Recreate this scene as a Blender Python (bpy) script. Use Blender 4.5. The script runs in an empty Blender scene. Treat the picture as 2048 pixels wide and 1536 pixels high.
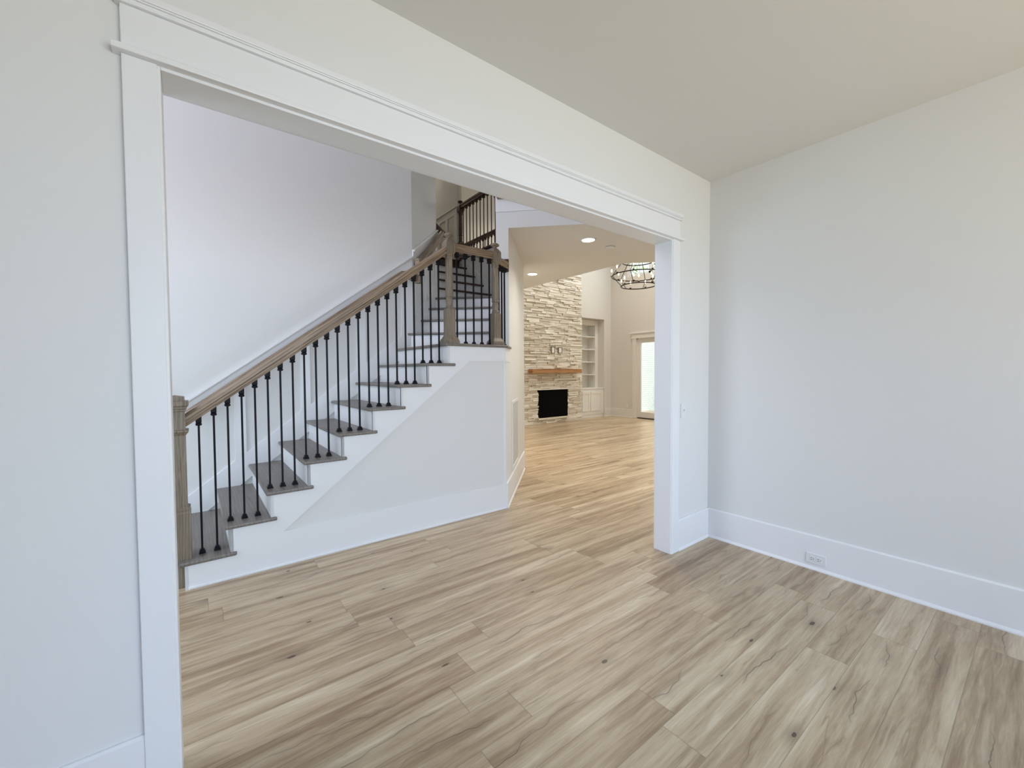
import bpy, bmesh, math, random
from mathutils import Vector, Matrix
R = math.radians
S = bpy.context.scene
COL = S.collection

# ------------------------------------------------------------------ camera
cam_d = bpy.data.cameras.new('camera')
cam = bpy.data.objects.new('camera', cam_d); COL.objects.link(cam)
CAM = Vector((-3.545, -1.826, 1.45))
cam_d.sensor_width = 36.0
cam_d.lens = 832.81 / 2048 * 36.0
cam_d.clip_start = 0.02; cam_d.clip_end = 200
yaw, pit, rol = R(37.4725), R(-1.7779), R(0.3625)
fw = Vector((math.sin(yaw) * math.cos(pit), math.cos(yaw) * math.cos(pit), math.sin(pit)))
rt = Vector((math.cos(yaw), -math.sin(yaw), 0)); dn = fw.cross(rt)
r2 = rt * math.cos(rol) + dn * math.sin(rol); d2 = -rt * math.sin(rol) + dn * math.cos(rol)
m3 = Matrix((r2, -d2, -fw)).transposed()
cam.matrix_world = Matrix.Translation(CAM) @ m3.to_4x4()
S.camera = cam

# ------------------------------------------------------------------ world, view
S.view_settings.view_transform = 'Standard'
S.view_settings.look = 'None'
S.view_settings.gamma = 1.0
S.view_settings.use_curve_mapping = False
S.view_settings.exposure = 0.0
S.cycles.use_denoising = True
S.cycles.max_bounces = 10
S.cycles.diffuse_bounces = 7
S.cycles.glossy_bounces = 4
S.cycles.transparent_max_bounces = 8
S.cycles.sample_clamp_indirect = 6.0
W = bpy.data.worlds.new('sky'); S.world = W; W.use_nodes = True
bg = W.node_tree.nodes['Background']
bg.inputs[0].default_value = (0.86, 0.96, 1.0, 1); bg.inputs[1].default_value = 1.5

# ------------------------------------------------------------------ daylight and general lights
def area(name, loc, aim, sx, sy, power, color, spread=None):
    d = bpy.data.lights.new(name, 'AREA'); d.shape = 'RECTANGLE'; d.size = sx; d.size_y = sy
    d.energy = power; d.color = color
    if spread: d.spread = R(spread)
    o = bpy.data.objects.new(name, d); COL.objects.link(o)
    o.location = loc
    o.rotation_euler = (Vector(aim) - Vector(loc)).to_track_quat('-Z', 'Z').to_euler()
    return o
WARM = (1.0, 0.92, 0.80)
# daylight in the front room: blue skylight falling in low, neutral light thrown up from the ground outside
area('skylight_south', (-1.9, -4.62, 1.70), (-2.1, 0, -.2), 3.2, 1.7, 43, (.26, .54, 1.0), 95)
area('skylight_west', (-6.45, -2.5, 1.65), (0, -1.6, -.6), 2.4, 1.8, 10, (.10, .30, 1.0), 90)
area('ground_light_south', (-1.9, -4.60, 1.60), (-1.5, 0, 3.4), 3.2, 1.7, 51, (1.0, .85, .54), 140)
# daylight in the entry: glazed front door and the tall window above it
area('daylight_entry', (-6.45, 1.5, 1.25), (0, 1.5, .6), 1.5, 2.1, 43, (.54, .815, 1.0))
area('daylight_transom', (-6.45, 1.5, 4.1), (0, 2.0, 2.6), 2.0, 1.8, 76, (.88, .81, 1.0))
# daylight in the great room through the upper windows and the patio door
area('daylight_upper', (7.0, 4.2, 4.85), (3.5, 5.8, 3.0), 4.0, 1.1, 105, (.77, .90, 1.0))
area('daylight_patio', (7.0, 4.6, 1.3), (3, 4.6, 1.0), 2.2, 2.1, 9, (1.0, .68, .30))

# the sun stands to the south and lights the yard and the painted brick
sun_d = bpy.data.lights.new('sun', 'SUN'); sun_d.energy = 2.9; sun_d.angle = R(.6); sun_d.color = (1.0, .97, .92)
sun = bpy.data.objects.new('sun', sun_d); COL.objects.link(sun)
sun.rotation_euler = Vector((0, 1, -1.7)).to_track_quat('-Z', 'Y').to_euler()

# ------------------------------------------------------------------ node helpers / materials
def mat(name):
    m = bpy.data.materials.new(name); m.use_nodes = True
    nt = m.node_tree; b = nt.nodes['Principled BSDF']
    return m, nt, b
class N:
    def __init__(s, nt): s.nt = nt
    def n(s, t, **k):
        x = s.nt.nodes.new(t)
        for a, v in k.items(): setattr(x, a, v)
        return x
    def put(s, i, v):
        if hasattr(v, 'is_output') or isinstance(v, bpy.types.NodeSocket): s.nt.links.new(v, i)
        else: i.default_value = v
    def math(s, op, a, b=None, c=None):
        x = s.n('ShaderNodeMath', operation=op); s.put(x.inputs[0], a)
        if b is not None: s.put(x.inputs[1], b)
        if c is not None: s.put(x.inputs[2], c)
        return x.outputs[0]
    def comb(s, x, y, z):
        c = s.n('ShaderNodeCombineXYZ')
        for i, v in enumerate((x, y, z)): s.put(c.inputs[i], v)
        return c.outputs[0]
    def noise(s, vec, scale, detail=4, rough=.6, dist=0.):
        x = s.n('ShaderNodeTexNoise'); s.put(x.inputs['Vector'], vec)
        x.inputs['Scale'].default_value = scale; x.inputs['Detail'].default_value = detail
        x.inputs['Roughness'].default_value = rough; x.inputs['Distortion'].default_value = dist
        return x.outputs[0]
    def ramp(s, fac, stops):
        x = s.n('ShaderNodeValToRGB'); s.put(x.inputs[0], fac); e = x.color_ramp.elements
        while len(e) < len(stops): e.new(0.5)
        for i, (p, c) in enumerate(stops): e[i].position = p; e[i].color = (*c, 1)
        return x.outputs[0]
    def mix(s, fac, a, b, mode='MIX'):
        x = s.n('ShaderNodeMix', data_type='RGBA', blend_type=mode); s.put(x.inputs[0], fac)
        s.put(x.inputs[6], a); s.put(x.inputs[7], b); return x.outputs[2]
    def bump(s, h, st, dist=.01):
        x = s.n('ShaderNodeBump'); s.put(x.inputs['Height'], h); x.inputs['Strength'].default_value = st
        x.inputs['Distance'].default_value = dist; return x.outputs[0]
def sl(r, g, b):
    f = lambda c: ((c / 255 + .055) / 1.055) ** 2.4 if c > 10 else c / 255 / 12.92
    return (f(r), f(g), f(b))
def paint(name, col, rough=.6, bump=.05, spec=.3):
    m, nt, b = mat(name); n = N(nt)
    tc = n.n('ShaderNodeTexCoord').outputs['Object']
    f = n.noise(tc, 3, 3)
    c = n.mix(n.math('MULTIPLY', f, .10), (*col, 1), (*[v * .93 for v in col], 1))
    nt.links.new(c, b.inputs['Base Color'])
    b.inputs['Roughness'].default_value = rough; b.inputs['Specular IOR Level'].default_value = spec
    if bump:
        nt.links.new(n.bump(n.noise(tc, 260, 2), bump, .002), b.inputs['Normal'])
    return m
def flat(name, col, rough=.5, metal=0., spec=.5):
    m, nt, b = mat(name); n = N(nt)
    tc = n.n('ShaderNodeTexCoord').outputs['Object']
    f = n.noise(tc, 40, 2)
    c = n.mix(n.math('MULTIPLY', f, .15), (*col, 1), (*[v * .85 for v in col], 1))
    nt.links.new(c, b.inputs['Base Color'])
    b.inputs['Roughness'].default_value = rough; b.inputs['Metallic'].default_value = metal
    b.inputs['Specular IOR Level'].default_value = spec
    return m
def emit(name, col, st):
    m, nt, b = mat(name)
    b.inputs['Base Color'].default_value = (*col, 1)
    b.inputs['Emission Color'].default_value = (*col, 1); b.inputs['Emission Strength'].default_value = st
    return m
def wood(name, light, mid, dark, axis='X', rough=.45, gs=1., rot=None):
    m, nt, b = mat(name); n = N(nt)
    tc = n.n('ShaderNodeTexCoord').outputs['Object']
    if rot:
        mp = n.n('ShaderNodeMapping', vector_type='TEXTURE'); nt.links.new(tc, mp.inputs[0]); mp.inputs['Rotation'].default_value = rot; tc = mp.outputs[0]
    sp = n.n('ShaderNodeSeparateXYZ'); nt.links.new(tc, sp.inputs[0])
    k = {'X': (.08, 1, 1), 'Y': (1, .08, 1), 'Z': (1, 1, .08)}[axis]
    v = n.comb(*[n.math('MULTIPLY', sp.outputs[i], k[i]) for i in range(3)])
    g = n.noise(v, 34 * gs, 5, .6, .8)
    # wide cathedral figure
    w = n.n('ShaderNodeTexWave', wave_type='BANDS', bands_direction={'X': 'Z', 'Y': 'X', 'Z': 'X'}[axis])
    nt.links.new(v, w.inputs['Vector']); w.inputs['Scale'].default_value = 14 * gs
    w.inputs['Distortion'].default_value = 9; w.inputs['Detail'].default_value = 3; w.inputs['Detail Scale'].default_value = 1.2
    f = n.math('ADD', n.math('MULTIPLY', g, .80), n.math('MULTIPLY', w.outputs[1], .20))
    c = n.ramp(f, [(.25, dark), (.48, mid), (.75, light)])
    nt.links.new(c, b.inputs['Base Color']); b.inputs['Roughness'].default_value = rough
    nt.links.new(n.bump(g, .15, .003), b.inputs['Normal'])
    return m

M = {}
M['wall'] = paint('wall_paint', (.74, .74, .73))
M['ceiling'] = paint('ceiling_paint', (.72, .715, .69), .8)
M['trim'] = paint('trim_paint', (.80, .805, .815), .35, 0, .45)
M['cream'] = paint('warm_lit_wall_paint', (.72, .69, .64))  # same white wall paint, with the warm lamp light tinted into it
M['cab'] = paint('cabinet_paint', (.78, .76, .71), .4, 0, .4)
M['plastic'] = flat('white_plastic', (.76, .765, .77), .3)
M['slot'] = flat('dark_slot', (.03, .03, .035), .6)
M['iron'] = flat('black_iron', (.004, .004, .007), .5, 0, .18)
M['bronze'] = flat('dark_bronze', (.045, .03, .022), .45, .6)
M['rail'] = wood('oak_rail', sl(160, 141, 118), sl(133, 114, 92), sl(92, 74, 58), 'X', .4, 1.2)
M['rail_slope'] = wood('oak_rail_sloping', sl(160, 141, 118), sl(133, 114, 92), sl(92, 74, 58), 'X', .4, 1.2, (0, -math.atan(.745), 0))
M['rail_turn'] = wood('oak_rail_turning', sl(160, 141, 118), sl(133, 114, 92), sl(92, 74, 58), 'X', .4, 1.2, (0, -math.atan(.70), R(45)))
M['post'] = wood('oak_post', sl(144, 132, 114), sl(122, 110, 93), sl(90, 78, 64), 'Z', .45, 1.3)
M['tread'] = wood('oak_tread', sl(130, 123, 115), sl(116, 109, 102), sl(99, 91, 84), 'Y', .38, 1.0)
M['darkwood_dim_oak'] = wood('dark_wood_and_dim_oak', sl(92, 62, 50), sl(70, 44, 36), sl(44, 26, 22), 'Y', .4, 1.0)  # dark wood of the gallery; on the upper treads, oak with shade in its colour
M['mantel'] = wood('cedar_mantel', sl(192, 148, 98), sl(170, 122, 76), sl(120, 76, 46), 'X', .6, .35)
M['black'] = flat('firebox_black', (.002, .002, .002), .7, 0, .05)
M['candle'] = flat('candle_sleeve', (.85, .80, .68), .5)
M['bulb'] = emit('lit_bulb', (1.0, .84, .58), 6)
M['can'] = emit('lit_downlight', (1.0, .88, .70), 14)
M['grass'] = flat('grass', (.12, .22, .06), .9)
M['leaf'] = flat('leaf', (.42, .58, .22), .7)
M['bark'] = flat('bark', (.12, .09, .06), .9)

# glass that lets daylight through without refraction
m, nt, b = mat('window_glass'); n = N(nt)
tr = n.n('ShaderNodeBsdfTransparent'); gl = n.n('ShaderNodeBsdfGlossy'); gl.inputs['Roughness'].default_value = .02
mx = n.n('ShaderNodeMixShader'); mx.inputs[0].default_value = .06
nt.links.new(tr.outputs[0], mx.inputs[1]); nt.links.new(gl.outputs[0], mx.inputs[2])
nt.links.new(mx.outputs[0], nt.nodes['Material Output'].inputs[0]); M['glass'] = m

# plank floor: boards along X, .1806 wide
m, nt, b = mat('plank_floor'); n = N(nt)
tc = n.n('ShaderNodeTexCoord').outputs['Object']
sp = n.n('ShaderNodeSeparateXYZ'); nt.links.new(tc, sp.inputs[0]); X, Y = sp.outputs[0], sp.outputs[1]
PW, PL = .1806, 1.52
v = n.math('DIVIDE', n.math('ADD', Y, 1.243 + PW * 60), PW)
row = n.math('FLOOR', v); fy = n.math('FRACT', v)
wn = n.n('ShaderNodeTexWhiteNoise', noise_dimensions='1D'); nt.links.new(row, wn.inputs['W'])
u = n.math('DIVIDE', n.math('ADD', X, n.math('ADD', n.math('MULTIPLY', wn.outputs[0], PL * 3), 60.0)), PL)
colm = n.math('FLOOR', u); fx = n.math('FRACT', u)
wn2 = n.n('ShaderNodeTexWhiteNoise', noise_dimensions='2D'); nt.links.new(n.comb(row, colm, 0), wn2.inputs['Vector'])
idv = wn2.outputs[0]
sx = n.math('ADD', n.math('MULTIPLY', X, 1.0), n.math('MULTIPLY', idv, 37.0))
sy = n.math('ADD', Y, n.math('MULTIPLY', idv, 11.0))
gv = n.comb(n.math('MULTIPLY', sx, .085), sy, idv)
broad = n.noise(n.comb(n.math('MULTIPLY', sx, .045), sy, idv), 13, 3, .55, .35)
streak = n.noise(gv, 34, 6, .65, .7)
fine = n.noise(n.comb(n.math('MULTIPLY', sx, .05), sy, idv), 190, 3, .6)
f = n.math('ADD', n.math('ADD', n.math('MULTIPLY', broad, .50), n.math('MULTIPLY', streak, .38)), n.math('MULTIPLY', fine, .12))
f = n.math('ADD', f, n.math('MULTIPLY', n.math('SUBTRACT', idv, .5), .09))
f = n.math('ADD', n.math('MULTIPLY', n.math('SUBTRACT', f, .5), 1.22), .5)
c = n.ramp(f, [(.30, sl(132, 109, 84)), (.43, sl(163, 141, 113)), (.52, sl(181, 161, 133)), (.60, sl(195, 177, 149)), (.72, sl(213, 200, 175))])
# dark crack-like grain lines
crv = n.comb(n.math('MULTIPLY', sx, .07), n.math('MULTIPLY', sy, 1.0), n.math('MULTIPLY', idv, 9))
cr = n.noise(crv, 6.5, 4, .55, .35)
crl = n.math('SUBTRACT', 1.0, n.math('MINIMUM', n.math('MULTIPLY', n.math('ABSOLUTE', n.math('SUBTRACT', cr, .5)), 95), 1.0))
gate = n.noise(n.comb(n.math('MULTIPLY', sx, .5), sy, n.math('MULTIPLY', idv, 5)), 3.4, 2, .5)
gate = n.math('MINIMUM', n.math('MAXIMUM', n.math('MULTIPLY', n.math('SUBTRACT', gate, .53), 14), 0.0), 1.0)
crl = n.math('MULTIPLY', n.math('MULTIPLY', crl, gate), .62)
c = n.mix(n.math('MULTIPLY', crl, .55), c, (*sl(104, 86, 70), 1))
# one wavy split along some boards
wl = n.noise(n.comb(n.math('MULTIPLY', sx, 1.0), n.math('MULTIPLY', idv, 53.0), 0), 1.7, 4, .55)
yc = n.math('ADD', n.math('MULTIPLY', n.math('SUBTRACT', wl, .5), 1.5), .5)
gd = n.noise(n.comb(sx, n.math('MULTIPLY', idv, 91.0), 3.0), 2.3, 1, .5)
gd = n.math('MAXIMUM', n.math('SUBTRACT', gd, .50), 0.0)
hw_ = n.math('ADD', n.math('MULTIPLY', gd, .10), .0001)
sp_ = n.math('MAXIMUM', n.math('SUBTRACT', 1.0, n.math('DIVIDE', n.math('ABSOLUTE', n.math('SUBTRACT', fy, yc)), hw_)), 0.0)
c = n.mix(n.math('MINIMUM', n.math('MULTIPLY', sp_, 1.1), .72), c, (*sl(84, 68, 54), 1))
halo = n.math('MAXIMUM', n.math('SUBTRACT', 1.0, n.math('DIVIDE', n.math('ABSOLUTE', n.math('SUBTRACT', fy, yc)), n.math('MULTIPLY', hw_, 14))), 0.0)
c = n.mix(n.math('MULTIPLY', halo, .30), c, (*sl(130, 110, 92), 1))
# knots
vo = n.n('ShaderNodeTexVoronoi', feature='F1', voronoi_dimensions='2D'); nt.links.new(n.comb(n.math('MULTIPLY', sx, .45), sy, idv), vo.inputs['Vector'])
vo.inputs['Scale'].default_value = 3.0
dd = n.math('ADD', vo.outputs['Distance'], n.math('MULTIPLY', n.math('SUBTRACT', n.noise(gv, 60, 3), .5), .09))
kn = n.math('MAXIMUM', n.math('SUBTRACT', 1.0, n.math('DIVIDE', dd, .15)), 0.0)
vs_ = n.n('ShaderNodeSeparateColor'); nt.links.new(vo.outputs['Color'], vs_.inputs[0])
kr = n.math('MAXIMUM', n.math('SUBTRACT', n.math('MULTIPLY', vs_.outputs[0], 1.5), .6), 0.0)
c = n.mix(n.math('MULTIPLY', n.math('MULTIPLY', kn, kr), .75), c, (*sl(104, 86, 68), 1))
kg = n.math('SUBTRACT', 1.0, n.math('MULTIPLY', n.math('LESS_THAN', dd, .020), n.math('GREATER_THAN', kr, .25)))
c = n.mix(n.math('MULTIPLY', n.math('SUBTRACT', 1.0, kg), .8), c, (*sl(60, 47, 38), 1))
ey = n.math('MINIMUM', fy, n.math('SUBTRACT', 1.0, fy)); ex = n.math('MINIMUM', fx, n.math('SUBTRACT', 1.0, fx))
seam = n.math('MAXIMUM', n.math('LESS_THAN', ey, .009), n.math('LESS_THAN', ex, .0012))
c = n.mix(n.math('MULTIPLY', seam, .38), c, (*sl(88, 74, 62), 1))
nt.links.new(c, b.inputs['Base Color'])
b.inputs['Roughness'].default_value = .36; b.inputs['Specular IOR Level'].default_value = .45
nt.links.new(n.bump(n.math('SUBTRACT', streak, n.math('MULTIPLY', seam, .8)), .10, .002), b.inputs['Normal'])
M['floor'] = m

# ledger stone: colour differs from stone to stone
m, nt, b = mat('ledger_stone'); n = N(nt)
tc = n.n('ShaderNodeTexCoord').outputs['Object']
rp = n.n('ShaderNodeNewGeometry').outputs['Random Per Island']
f = n.math('ADD', n.math('MULTIPLY', rp, .55), n.math('MULTIPLY', n.noise(tc, 22, 5, .7), .45))
c = n.ramp(f, [(.18, sl(203, 192, 174)), (.42, sl(222, 213, 198)), (.62, sl(235, 229, 217)), (.85, sl(246, 242, 234))])
nt.links.new(c, b.inputs['Base Color']); b.inputs['Roughness'].default_value = .85
nt.links.new(n.bump(n.noise(tc, 60, 5, .7), .6, .01), b.inputs['Normal']); M['stone'] = m
M['joint'] = flat('stone_joint', sl(120, 108, 92), .9)
# painted brick seen through the patio door
m, nt, b = mat('painted_brick'); n = N(nt)
tc = n.n('ShaderNodeTexCoord').outputs['Object']
sp = n.n('ShaderNodeSeparateXYZ'); nt.links.new(tc, sp.inputs[0])
br = n.n('ShaderNodeTexBrick'); nt.links.new(n.comb(n.math('ADD', sp.outputs[1], sp.outputs[0]), sp.outputs[2], 0), br.inputs['Vector'])
br.inputs['Scale'].default_value = 1; br.inputs['Brick Width'].default_value = .21; br.inputs['Row Height'].default_value = .075
br.inputs['Mortar Size'].default_value = .008
br.inputs['Color1'].default_value = (.80, .83, .84, 1); br.inputs['Color2'].default_value = (.74, .78, .79, 1); br.inputs['Mortar'].default_value = (.58, .62, .62, 1)
nt.links.new(br.outputs[0], b.inputs['Base Color']); b.inputs['Roughness'].default_value = .8
nt.links.new(n.bump(br.outputs[1], -.5, .01), b.inputs['Normal']); M['brick'] = m
# perforated grille
m, nt, b = mat('grille_mesh'); n = N(nt)
tc = n.n('ShaderNodeTexCoord').outputs['Object']
sp = n.n('ShaderNodeSeparateXYZ'); nt.links.new(tc, sp.inputs[0])
wv = n.math('FRACT', n.math('MULTIPLY', sp.outputs[2], 55)); wh = n.math('FRACT', n.math('MULTIPLY', sp.outputs[0], 55))
hole = n.math('MULTIPLY', n.math('GREATER_THAN', wv, .45), n.math('GREATER_THAN', wh, .35))
nt.links.new(n.mix(hole, (.78, .78, .76, 1), (.20, .20, .20, 1)), b.inputs['Base Color']); M['grille'] = m

# ------------------------------------------------------------------ mesh helpers
def obj(name, bm, material, parent=None, smooth=False, bevel=0, seg=2):
    bmesh.ops.recalc_face_normals(bm, faces=bm.faces)
    me = bpy.data.meshes.new(name); bm.to_mesh(me); bm.free()
    for mm in (material if isinstance(material, (list, tuple)) else [material]): me.materials.append(mm)
    if smooth:
        for p in me.polygons: p.use_smooth = True
    o = bpy.data.objects.new(name, me); COL.objects.link(o)
    if parent: o.parent = parent
    if bevel:
        md = o.modifiers.new('bevel', 'BEVEL'); md.width = bevel; md.segments = seg; md.limit_method = 'ANGLE'
        md.angle_limit = R(40)
    return o
def BM(): return bmesh.new()
def box(bm, x0, x1, y0, y1, z0, z1, rot=None, mi=0):
    vs = [Vector((x, y, z)) for z in (z0, z1) for y in (y0, y1) for x in (x0, x1)]
    if rot is not None: vs = [rot @ v for v in vs]
    v = [bm.verts.new(p) for p in vs]
    for f in ((0, 2, 3, 1), (4, 5, 7, 6), (0, 1, 5, 4), (2, 6, 7, 3), (0, 4, 6, 2), (1, 3, 7, 5)):
        bm.faces.new([v[i] for i in f]).material_index = mi
    return v
def prism(bm, pts, a, b, plane='XY', mi=0):
    """polygon pts in a plane, extruded from a to b on the third axis"""
    def P(p, t):
        return {'XY': (p[0], p[1], t), 'XZ': (p[0], t, p[1]), 'YZ': (t, p[0], p[1])}[plane]
    A = [bm.verts.new(P(p, a)) for p in pts]; B = [bm.verts.new(P(p, b)) for p in pts]
    bm.faces.new(A[::-1]).material_index = mi; bm.faces.new(B).material_index = mi
    k = len(pts)
    for i in range(k): bm.faces.new((A[i], A[(i + 1) % k], B[(i + 1) % k], B[i])).material_index = mi
def frame45(o, d, thick, z0=0):
    """matrix: local x along d, local y to the left of d, local z up, origin o"""
    d = Vector((d[0], d[1], 0)).normalized(); l = Vector((-d.y, d.x, 0))
    m = Matrix(((d.x, l.x, 0, o[0]), (d.y, l.y, 0, o[1]), (0, 0, 1, z0), (0, 0, 0, 1)))
    return m
def sweep(bm, path, prof, close=True):
    """profile (lateral, vertical) swept along a path with plumb sections"""
    P = [Vector(p) for p in path]; rings = []
    for i, p in enumerate(P):
        h = Vector((0, 0, 0)); 
        if i > 0:
            a = P[i] - P[i - 1]; a.z = 0; h += a.normalized() if a.length > 1e-6 else Vector()
        if i < len(P) - 1:
            a = P[i + 1] - P[i]; a.z = 0; h += a.normalized() if a.length > 1e-6 else Vector()
        h.normalize()
        n_ = Vector((-h.y, h.x, 0))
        k = 1.0
        if 0 < i < len(P) - 1:
            a = P[i + 1] - P[i]; a.z = 0
            if a.length > 1e-6: k = 1 / max(.4, abs(a.normalized().dot(h)))
        rings.append([bm.verts.new(p + n_ * (u * k) + Vector((0, 0, w))) for u, w in prof])
    k = len(prof)
    for a, b_ in zip(rings, rings[1:]):
        for i in range(k): bm.faces.new((a[i], a[(i + 1) % k], b_[(i + 1) % k], b_[i]))
    bm.faces.new(rings[0][::-1]); bm.faces.new(rings[-1])
def lathe(bm, prof, cx, cy, n_=20, cap=True):
    rings = [[bm.verts.new((cx + r * math.cos(2 * math.pi * i / n_), cy + r * math.sin(2 * math.pi * i / n_), z)) for i in range(n_)] for r, z in prof]
    for a, b_ in zip(rings, rings[1:]):
        for i in range(n_): bm.faces.new((a[i], a[(i + 1) % n_], b_[(i + 1) % n_], b_[i]))
    if cap: bm.faces.new(rings[0][::-1]); bm.faces.new(rings[-1])
def sqstack(bm, prof, cx, cy, ang=0):
    """square-section stack: (half width, z)"""
    c, s = math.cos(ang), math.sin(ang); rings = []
    for r, z in prof:
        rings.append([bm.verts.new((cx + c * a * r - s * b_ * r, cy + s * a * r + c * b_ * r, z)) for a, b_ in ((-1, -1), (1, -1), (1, 1), (-1, 1))])
    for a, b_ in zip(rings, rings[1:]):
        for i in range(4): bm.faces.new((a[i], a[(i + 1) % 4], b_[(i + 1) % 4], b_[i]))
    bm.faces.new(rings[0][::-1]); bm.faces.new(rings[-1])
def tube(bm, p0, p1, r, n_=8):
    p0, p1 = Vector(p0), Vector(p1); d = (p1 - p0).normalized()
    a = d.orthogonal().normalized(); b_ = d.cross(a)
    A, B = [[bm.verts.new(p + (a * math.cos(t) + b_ * math.sin(t)) * r) for t in [2 * math.pi * i / n_ for i in range(n_)]] for p in (p0, p1)]
    for i in range(n_): bm.faces.new((A[i], A[(i + 1) % n_], B[(i + 1) % n_], B[i]))
    bm.faces.new(A[::-1]); bm.faces.new(B)
def struct(o):
    o['kind'] = 'structure'; return o
def tag(o, label, cat, group=None):
    o['label'] = label; o['category'] = cat
    if group: o['group'] = group
    return o
def empty(name, loc=(0, 0, 0)):
    o = bpy.data.objects.new(name, None); o.location = loc; o.empty_display_size = .1; COL.objects.link(o); return o

# key plan numbers
H1 = 3.05                      # ceiling of the front room
RZ = .191                      # riser
RX = .254                      # run of the lower flight
F2 = 18 * RZ                   # upper floor level 3.438
YL = 2.88                      # long stair wall
HS = 3.03                      # hall ceiling
TOP = 5.9
OX0, OX1, OZ = -3.605, -.598, 2.448      # cased opening
D45 = Vector((1, 1, 0)).normalized()
q = math.sqrt(.5)

# ------------------------------------------------------------------ shell
bm = BM(); box(bm, -6.7, 9.5, -4.9, 7.6, -.12, 0); struct(obj('floor', bm, M['floor']))
bm = BM(); box(bm, -6.6, 0, -4.8, 0, H1, H1 + .15); struct(obj('ceiling', bm, M['ceiling']))
bm = BM(); box(bm, -6.7, 7.3, -.0, 7.6, TOP, TOP + .15); struct(obj('ceiling_upper', bm, M['ceiling']))
# wall with the cased opening
bm = BM()
box(bm, -6.6, OX0 - .015, 0, .12, 0, OZ + .015); box(bm, OX1 + .015, 7.1, 0, .12, 0, OZ + .015)
box(bm, -6.6, 7.1, 0, .12, OZ + .015, TOP)
struct(obj('wall_front', bm, M['wall']))
bm = BM(); box(bm, 0, .12, -4.8, 0, 0, H1 + .15); struct(obj('wall_right', bm, M['wall']))
# wall behind the camera with its window openings, and the west wall with window and front door
bm = BM()
for x0, x1, z0, z1 in ((-6.6, -3.6, 0, H1), (-.2, 0, 0, H1), (-3.6, -.2, 0, .72), (-3.6, -.2, 2.6, H1)): box(bm, x0, x1, -4.92, -4.8, z0, z1)
struct(obj('wall_back', bm, M['wall']))
bm = BM()
for y0, y1, z0, z1 in ((-4.8, -3.75, 0, TOP), (-1.25, .65, 0, TOP), (-3.75, -1.25, 0, .7), (-3.75, -1.25, 2.6, TOP), (2.35, 7.5, 0, TOP), (.65, 2.35, 2.35, 3.15), (.65, 2.35, 5.05, TOP)):
    box(bm, -6.72, -6.6, y0, y1, z0, z1)
struct(obj('wall_left', bm, M['wall']))
def window(name, plane, c, a0, a1, z0, z1, nv, nh):
    bm = BM()
    def bx(a, b_, zz0, zz1, t0, t1):
        if plane == 'x': box(bm, c + t0, c + t1, a, b_, zz0, zz1)
        else: box(bm, a, b_, c + t0, c + t1, zz0, zz1)
    w = .05
    bx(a0, a1, z0, z0 + w, -.09, -.03); bx(a0, a1, z1 - w, z1, -.09, -.03)
    bx(a0, a0 + w, z0 + w, z1 - w, -.09, -.03); bx(a1 - w, a1, z0 + w, z1 - w, -.09, -.03)
    for i in range(1, nv):
        a = a0 + (a1 - a0) * i / nv; bx(a - .02, a + .02, z0 + w, z1 - w, -.085, -.035)
    for i in range(1, nh):
        z = z0 + (z1 - z0) * i / nh; bx(a0 + w, a1 - w, z - .02, z + .02, -.08, -.04)
    o = struct(obj(name, bm, M['trim']))
    bm = BM(); bx(a0 + w, a1 - w, z0 + w, z1 - w, -.062, -.058); obj('pane', bm, M['glass'], o)
    return o
window('window_1', 'y', -4.8, -3.6, -.2, .72, 2.6, 3, 2)
window('window_2', 'x', -6.6, -3.75, -1.25, .7, 2.6, 2, 2)
window('window_3', 'x', -6.6, .65, 2.35, 3.15, 5.05, 3, 2)
# front door, glazed, in the entry
bm = BM()
for y0, y1, z0, z1 in ((.65, .78, 0, 2.35), (2.22, 2.35, 0, 2.35), (.78, 2.22, 2.22, 2.35), (.78, 2.22, 0, .22)): box(bm, -6.70, -6.63, y0, y1, z0, z1)
d = struct(obj('door_1', bm, M['trim']))
bm = BM(); box(bm, -6.67, -6.665, .78, 2.22, .22, 2.22); obj('pane', bm, M['glass'], d)

# long stair wall, angled wall beside the second flight, wall beside the third flight
bm = BM(); prism(bm, [(-6.6, YL), (-1.43, YL), (-.76, 3.55), (-.76, 7.5), (-.9, 7.5), (-.9, 3.61), (-1.49, 3.02), (-6.6, 3.02)], 0, TOP)
struct(obj('wall_stair', bm, M['wall']))
# angled hall wall (wall with the grille): low part from the platform corner, high part further on
bm = BM()
prism(bm, [(-.949, 1.673), (-.74, 1.882), (-.84, 1.982), (-1.049, 1.773)], 0, 9 * RZ - .028)
prism(bm, [(-.74, 1.882), (.31, 2.932), (.41, 3.03), (.41, 6.85), (.29, 6.85), (.29, 3.112), (-.84, 1.982)], 0, HS)
struct(obj('wall_hall', bm, M['wall']))
# under-stair front wall
def stairline(k): return -3.648 + RX * (k - 1)
bm = BM()
pts = [(-3.60, 0), (-.96, 0), (-.96, 9 * RZ - .03), (stairline(9) + .04, 9 * RZ - .03)]
for k in range(8, 0, -1):
    pts += [(stairline(k + 1) + .04, k * RZ - .03), (stairline(k) + .04, k * RZ - .03)]
pts = pts[:-1] + [(-3.60, RZ - .03)]
prism(bm, pts, 1.687, 1.80, 'XZ')
struct(obj('wall_stair_side', bm, M['wall']))
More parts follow.
